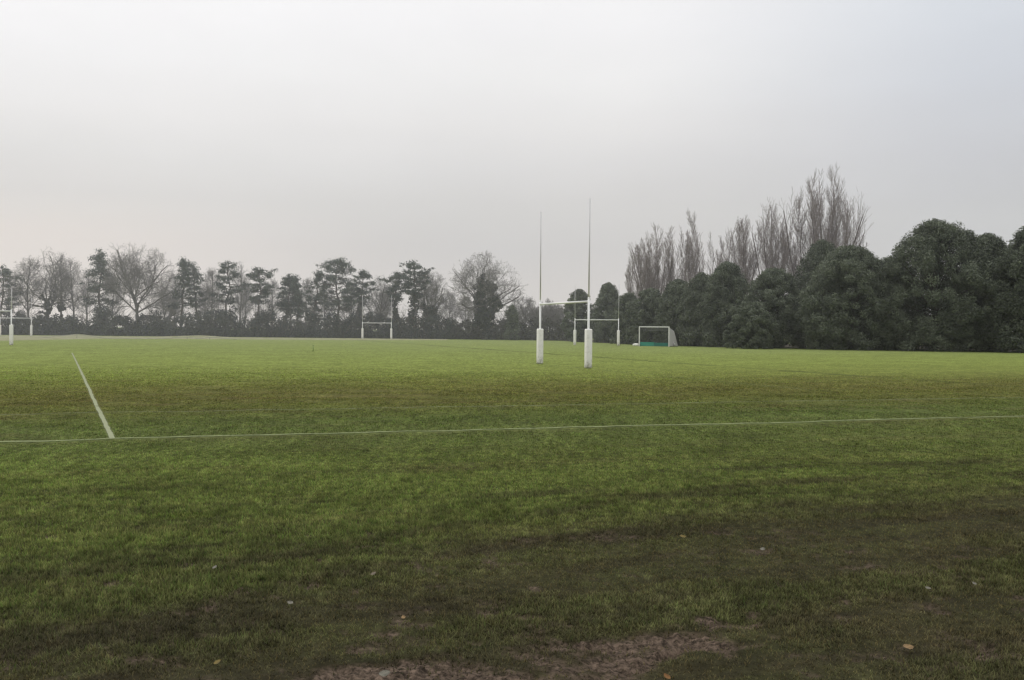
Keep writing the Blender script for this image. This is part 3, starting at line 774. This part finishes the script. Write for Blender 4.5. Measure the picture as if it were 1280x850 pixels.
pine('pine with ivy clad foot directly behind the far goal left post', 450, 335, 34, 184, 30, 'flat', .50, ivy=(.6, .48), pads=20)
bare_tree('slender bare tree between the two posts of the far goal', 472, 342, 40, 192, 31, 'oak', cz=.62, twig=.015)
pine('pine with dark ivy trunk behind the far goal right post', 494, 338, 34, 180, 32, 'umbrella', .60, ivy=(.6, .52), pads=18)
pine('umbrella shaped pine with thick ivy trunk, right of the far goal', 517, 324, 56, 177, 33, 'umbrella', .58, ivy=(1.0, .58), pads=26, open_=.9)
bare_tree('spreading bare tree mingled with the right of the umbrella pine', 538, 336, 48, 180, 34, 'oak', ivy=(.7, .42, .9), cz=.62, twig=.017)
bare_tree('large bare tree with a dark ivy covered middle, alone at centre', 608, 312, 86, 172, 35, 'oak', ivy=(.55, .70, 1.7, 2.0), cz=.56, twig=.017)
evergreen('small dark pointed bush below right of the ivy covered tree', 640, 381, 20, 168, 36, 30, 60, .2, .1, 'evergreen_bush', trunk=False)
bare_tree('low leafless tree with a dark drooping branch right of the ivy covered tree', 655, 366, 36, 182, 37, 'oak', cz=.55, twig=.02)
bare_tree('low brown leafless tree seen between the nearest goal posts', 688, 372, 44, 172, 38, 'oak', cz=.5, twig=.022)

for px, yt, w, d, where in ((12, 334, 34, 212, 'between the left edge pine and the thin goal post'), (108, 334, 30, 210, 'just left of the ragged pine with layered boughs'),
        (141, 340, 34, 214, 'between the ragged pine and the broad bare oak'), (216, 338, 30, 212, 'just left of the narrow pointed pine'),
        (256, 346, 30, 214, 'right of the small headed pine'), (306, 350, 34, 210, 'below left of the flat topped pine'), (340, 345, 30, 213, 'between the flat topped pine and the short bushy pine'),
        (364, 350, 26, 215, 'between the short bushy pine and the small slender pine'), (406, 352, 36, 208, 'behind the side pine fused to the biggest pine'), (440, 350, 32, 210, 'under the right side of the biggest dark pine'),
        (483, 355, 30, 206, 'between the far goal and its right post pine'), (560, 362, 38, 204, 'in the open gap right of the umbrella pine'), (582, 368, 30, 200, 'low left of the ivy covered tree')):
    bare_tree('faint grey leafless tree ' + where, px, yt, w, d, 100 + px, 'fuzzy', twig=.015)

def woodland_floor():
    edge = [(-160, 188), (120, 188), (300, 186), (438, 183), (566, 178), (700, 170), (724, 153), (786, 133), (846, 122), (908, 114), (966, 109), (1064, 104), (1168, 101), (1300, 96), (1460, 92)]
    m, nt, out = material('leaf_litter')
    pos = nt.n('ShaderNodeNewGeometry').outputs['Position']
    principled(nt, out, nt.mix(nt.mr(nt.noise(pos, 2, 6, .7), .3, .7), lin((44, 40, 34)), lin((72, 66, 52))), .95, .05)
    V = []; k = len(edge)
    for px, d in edge: V.append((gx(px, d - 1.2), d - 1.2, .012))
    for px, d in edge: V.append((gx(px, d + 45), d + 45, .012))
    Fq = [(i, i + 1, k + i + 1, k + i) for i in range(k - 1)]
    tag(mesh_obj('woodland_floor', np_mesh('woodland_floor', V, Fq), m), 'dark leaf litter under the trees', None, None, 'structure')
woodland_floor()
hedge('dark overgrown hedge under the pines on the far left', [(-90, 186), (120, 186), (300, 184), (438, 181)], 61, HEDGE, wobble(lambda p: lerp(p, 0, 430, 388, 390), 3, 19, 13), 3.4, twigs=3)
hedge('dark ivy hedge around the feet of the umbrella pine', [(436, 183), (500, 179), (566, 176)], 62, HEDGE, wobble(lambda p: lerp(p, 436, 566, 392, 396), 5, 14, 11), 2.6, twigs=3)
hedge('low hazy brown hedge beneath the ivy covered tree', [(552, 179), (640, 176), (712, 168)], 63, BROWNH, wobble(lambda p: lerp(p, 560, 712, 401, 392), 7, 7), 3.0, twigs=3)

# --- right tree belt: evergreen trees, poplars behind
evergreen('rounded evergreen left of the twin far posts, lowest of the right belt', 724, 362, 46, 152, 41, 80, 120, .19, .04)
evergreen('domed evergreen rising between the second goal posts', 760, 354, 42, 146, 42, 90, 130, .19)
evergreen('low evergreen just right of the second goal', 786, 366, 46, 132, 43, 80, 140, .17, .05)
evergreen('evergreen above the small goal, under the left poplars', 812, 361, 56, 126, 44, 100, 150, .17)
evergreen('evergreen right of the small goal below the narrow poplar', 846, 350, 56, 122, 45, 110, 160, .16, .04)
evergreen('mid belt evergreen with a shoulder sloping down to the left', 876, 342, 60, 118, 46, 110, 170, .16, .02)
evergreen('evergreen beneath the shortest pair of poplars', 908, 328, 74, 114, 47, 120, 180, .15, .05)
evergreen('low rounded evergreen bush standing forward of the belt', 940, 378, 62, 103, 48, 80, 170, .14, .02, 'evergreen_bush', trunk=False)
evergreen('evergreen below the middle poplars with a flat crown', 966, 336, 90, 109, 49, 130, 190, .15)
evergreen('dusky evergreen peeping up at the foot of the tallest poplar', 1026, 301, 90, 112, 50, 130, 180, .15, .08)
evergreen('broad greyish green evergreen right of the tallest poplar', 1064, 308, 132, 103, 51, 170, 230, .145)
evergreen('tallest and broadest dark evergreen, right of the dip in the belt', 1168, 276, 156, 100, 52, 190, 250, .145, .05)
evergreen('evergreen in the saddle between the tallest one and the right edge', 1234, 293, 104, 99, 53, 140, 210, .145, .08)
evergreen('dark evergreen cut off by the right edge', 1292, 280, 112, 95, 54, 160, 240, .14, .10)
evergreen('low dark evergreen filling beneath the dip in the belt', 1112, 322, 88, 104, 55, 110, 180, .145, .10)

bare_tree('lowest leftmost bare poplar with a short crooked crown', 795, 322, 22, 142, 70, 'poplar4', BARK_P, name='poplar_tree', lean=-.03, twig=.018)
bare_tree('wide many stemmed poplar, left end of the poplar row', 816, 277, 54, 140, 71, 'poplar11', BARK_P, name='poplar_tree', twig=.02)
bare_tree('poplar with thin parted stems right of the wide left one', 843, 283, 26, 141, 72, 'poplar5', BARK_P, name='poplar_tree', twig=.018)
bare_tree('narrow column shaped poplar standing alone above its neighbours', 864, 258, 19, 138, 73, 'poplar6', BARK_P, name='poplar_tree', twig=.022)
bare_tree('sparse little poplar right of the column shaped one', 881, 288, 22, 141, 74, 'poplar4', BARK_P, name='poplar_tree', twig=.016)
bare_tree('small tapered poplar in the low middle of the row', 902, 282, 24, 140, 75, 'poplar5', BARK_P, name='poplar_tree', twig=.018)
bare_tree('medium poplar with even upright stems left of the tall cluster', 928, 269, 40, 138, 76, 'poplar8', BARK_P, name='poplar_tree', twig=.018)
bare_tree('tall poplar, third highest, in the left of the tall cluster', 966, 242, 52, 136, 77, 'poplar9', BARK_P, name='poplar_tree', twig=.018)
bare_tree('tall poplar pressed against the left of the tallest', 1002, 230, 48, 134, 78, 'poplar8', BARK_P, name='poplar_tree', twig=.018)
bare_tree('tallest poplar with a wide fan of bare stems', 1036, 203, 70, 132, 79, 'poplar13', BARK_P, name='poplar_tree', twig=.018)
bare_tree('poplar leaning out right at the end of the row', 1056, 256, 32, 133, 80, 'poplar6', BARK_P, name='poplar_tree', lean=.03, twig=.018)

# ------------------------------------------------------------------ pale rough grass verge with two low heaps, far left
def verge():
    rng = np.random.default_rng(9)
    near = [(-120, 112), (0, 112), (70, 126), (130, 140), (300, 146), (450, 150), (560, 160)]
    nx_ = np.linspace(-120, 560, 420); nd = np.interp(nx_, [a for a, b in near], [b for a, b in near]); fd = np.full_like(nx_, 176.0)
    k = 14; f = np.linspace(0, 1, k)
    D = nd[:, None] + (fd - nd)[:, None] * f[None]; X = (nx_[:, None] - 640) / F * D
    Z = .02 + .09 * fbm(X * .8, D * .5, 91) * np.sin(np.pi * f)[None]
    for hx, hd, hh, wx, wy in ((96, 172, .34, 2.2, 2.0), (232, 172, .22, 4.0, 2.0), (255, 173, .22, 3.0, 2.0), (60, 140, .05, 8, 6)):
        Z += hh * np.exp(-((X - gx(hx, hd)) / wx) ** 2 - ((D - hd) / wy) ** 2)
    Z[:, 0] = -.01; Z[:, -1] = -.01; Z[0] = -.01; Z[-1] = -.01
    n = len(nx_); idx = np.arange(n * k).reshape(n, k)
    Fq = np.stack([idx[:-1, :-1], idx[1:, :-1], idx[1:, 1:], idx[:-1, 1:]], -1).reshape(-1, 4)
    m, nt, out = material('bleached_rough_grass')
    pos = nt.n('ShaderNodeNewGeometry').outputs['Position']
    c = nt.mix(nt.mr(nt.noise(pos, .5, 6, .7), .32, .68), lin((112, 114, 76)), lin((146, 142, 120)))
    principled(nt, out, c, .95, .1)
    o = mesh_obj('rough_grass', np_mesh('rough_grass', np.stack([X, D, Z], -1).reshape(-1, 3), Fq, None, True), m)
    tag(o, 'pale bleached rough grass along the foot of the far left hedge', 'grass', None, 'stuff')
verge()

def rope_barrier():
    knots = [(-30, 136, .30), (-8, 137, .02), (40, 138, .03), (96, 139, .52), (142, 140, .03), (190, 141, .03), (234, 142, .30), (250, 142.5, .10), (262, 143, .30), (300, 144, .03)]
    t = thing('rope_barrier', 'pale slack rope on short stakes along the far left edge of the field', 'rope barrier', base_of(120, 140))
    ox, oy = t.location.x, t.location.y; segs = []; pts = []
    for (a, da, za), (b, db, zb) in zip(knots[:-1], knots[1:]):
        for i in range(12):
            f = i / 12; e = f * f * (3 - 2 * f); px, d = a + (b - a) * f, da + (db - da) * f
            pts.append((gx(px, d) - ox, d - oy, za + (zb - za) * e))
    segs = [(*p, *q, .04, .04) for p, q in zip(pts[:-1], pts[1:])]
    mesh_obj('rope', seg_mesh('rope', segs, 6), mat_paint('pale_rope', (168, 166, 152), (130, 128, 104), .9), t)
    for a, d, z in knots:
        if z > .2:
            bm = bmesh.new(); x = gx(a, d) - ox; tube(bm, (x, d - oy, -.1), (x, d - oy, z + .05), .03, .022, 8); tube(bm, (x, d - oy, z - .01), (x, d - oy, z + .03), .045, .045, 8)
            bm_obj('stake', bm, M_STEEL, t, True)
rope_barrier()

# ------------------------------------------------------------------ fallen leaves
def fallen_leaf(label, px, py, size, col, seed, rz, curl=.25):
    rng = random.Random(seed); bm = bmesh.new(); n = 9; rows = []; size *= .74; col = tuple(v * .72 for v in col)
    for i in range(n):
        t_ = i / (n - 1); w = math.sin(math.pi * min(1, t_ * .93 + .04)) ** .8 * (.36 + .05 * (i % 2)); x = (t_ - .5)
        z = curl * (x * x) + rng.uniform(-.012, .012)
        rows.append([bm.verts.new((x * size, s * w * size, (z + abs(s) * curl * .35 * w + .04) * size)) for s in (-1, -.5, 0, .5, 1)])
    for a, b in zip(rows[:-1], rows[1:]):
        for j in range(4): bm.faces.new((a[j], a[j + 1], b[j + 1], b[j]))
    tube(bm, (.48 * size, 0, .09 * size), (.8 * size, .06 * size, .03 * size), .018 * size, .01 * size, 5)
    m, nt, out = material('dry_leaf')
    tc = nt.n('ShaderNodeTexCoord').outputs['Object']
    principled(nt, out, nt.mix(nt.mr(nt.noise(tc, 40, 4, .7), .3, .7), lin(col), lin(tuple(v * .72 for v in col))), .7, .2)
    o = bm_obj('fallen_leaf', bm, m, None, True); d_ = (H_EYE - .045) * F / (py - yh(px)); p = Vector((gx(px, d_), d_, 0))
    z = float(ground_z(np.array([p.x]), np.array([p.y]))[0])
    o.location = (p.x, p.y, z + .036); o.rotation_mode = 'QUATERNION'; o.rotation_quaternion = (Matrix.Rotation(rng.uniform(.25, .5), 3, 'X') @ Matrix.Rotation(rng.uniform(-.2, .2), 3, 'Y') @ Matrix.Rotation(rz, 3, 'Z')).to_quaternion()
    tag(o, label, 'leaf', 'fallen leaves scattered on the turf')
TAN, PALE, YEL, ORG = (190, 154, 104), (160, 155, 138), (160, 138, 70), (168, 118, 64)
fallen_leaf('large tan fallen leaf on dark turf in the lower right', 1140, 806, .085, TAN, 1, .3)
fallen_leaf('small whitish fallen leaf on the right, above the large tan leaf', 1164, 734, .05, PALE, 2, -.4)
fallen_leaf('yellow fallen leaf right of centre, farthest up the field of the yellow ones', 856, 670, .075, YEL, 3, .1)
fallen_leaf('pale fallen leaf right of the yellow leaf on green turf', 956, 686, .065, PALE, 4, .9)
fallen_leaf('orange fallen leaf at the bottom edge beside the mud', 838, 845, .055, ORG, 5, 2.2)
fallen_leaf('pale white fallen leaf at the bottom edge left of the mud', 484, 843, .075, PALE, 6, .1)
fallen_leaf('tiny pale fallen leaf on green turf, leftmost of all', 270, 706, .055, PALE, 7, 1.2)
fallen_leaf('whitish fallen leaf on the dark wheel band left of centre', 365, 754, .055, PALE, 8, 2.6)
fallen_leaf('cream fallen leaf in the dark wheel band below the middle', 469, 717, .055, (152, 138, 116), 9, .5)
fallen_leaf('buff fallen leaf left of centre nearer the mud', 507, 769, .045, TAN, 10, 1.9)
fallen_leaf('dull yellow fallen leaf low on the left', 274, 826, .05, YEL, 11, .6)
fallen_leaf('small pale fallen leaf at the far right of the turf', 1222, 727, .045, PALE, 12, 2.0)

# ------------------------------------------------------------------ winter haze lying over the field
def haze():
    bm = bmesh.new(); bmesh.ops.create_cube(bm, size=1, matrix=Matrix.Translation((0, 260, 24)) @ Matrix.Diagonal((900, 370, 60, 1)))
    m, nt, out = material('winter_haze')
    v = nt.n('ShaderNodeVolumeScatter', {'Color': (.95, .955, 1, 1), 'Density': .00125, 'Anisotropy': .2})
    nt.t.links.new(v.outputs[0], out.inputs['Volume'])
    o = bm_obj('haze', bm, m); tag(o, 'thin pale winter haze over the field', None, None, 'structure')
haze()
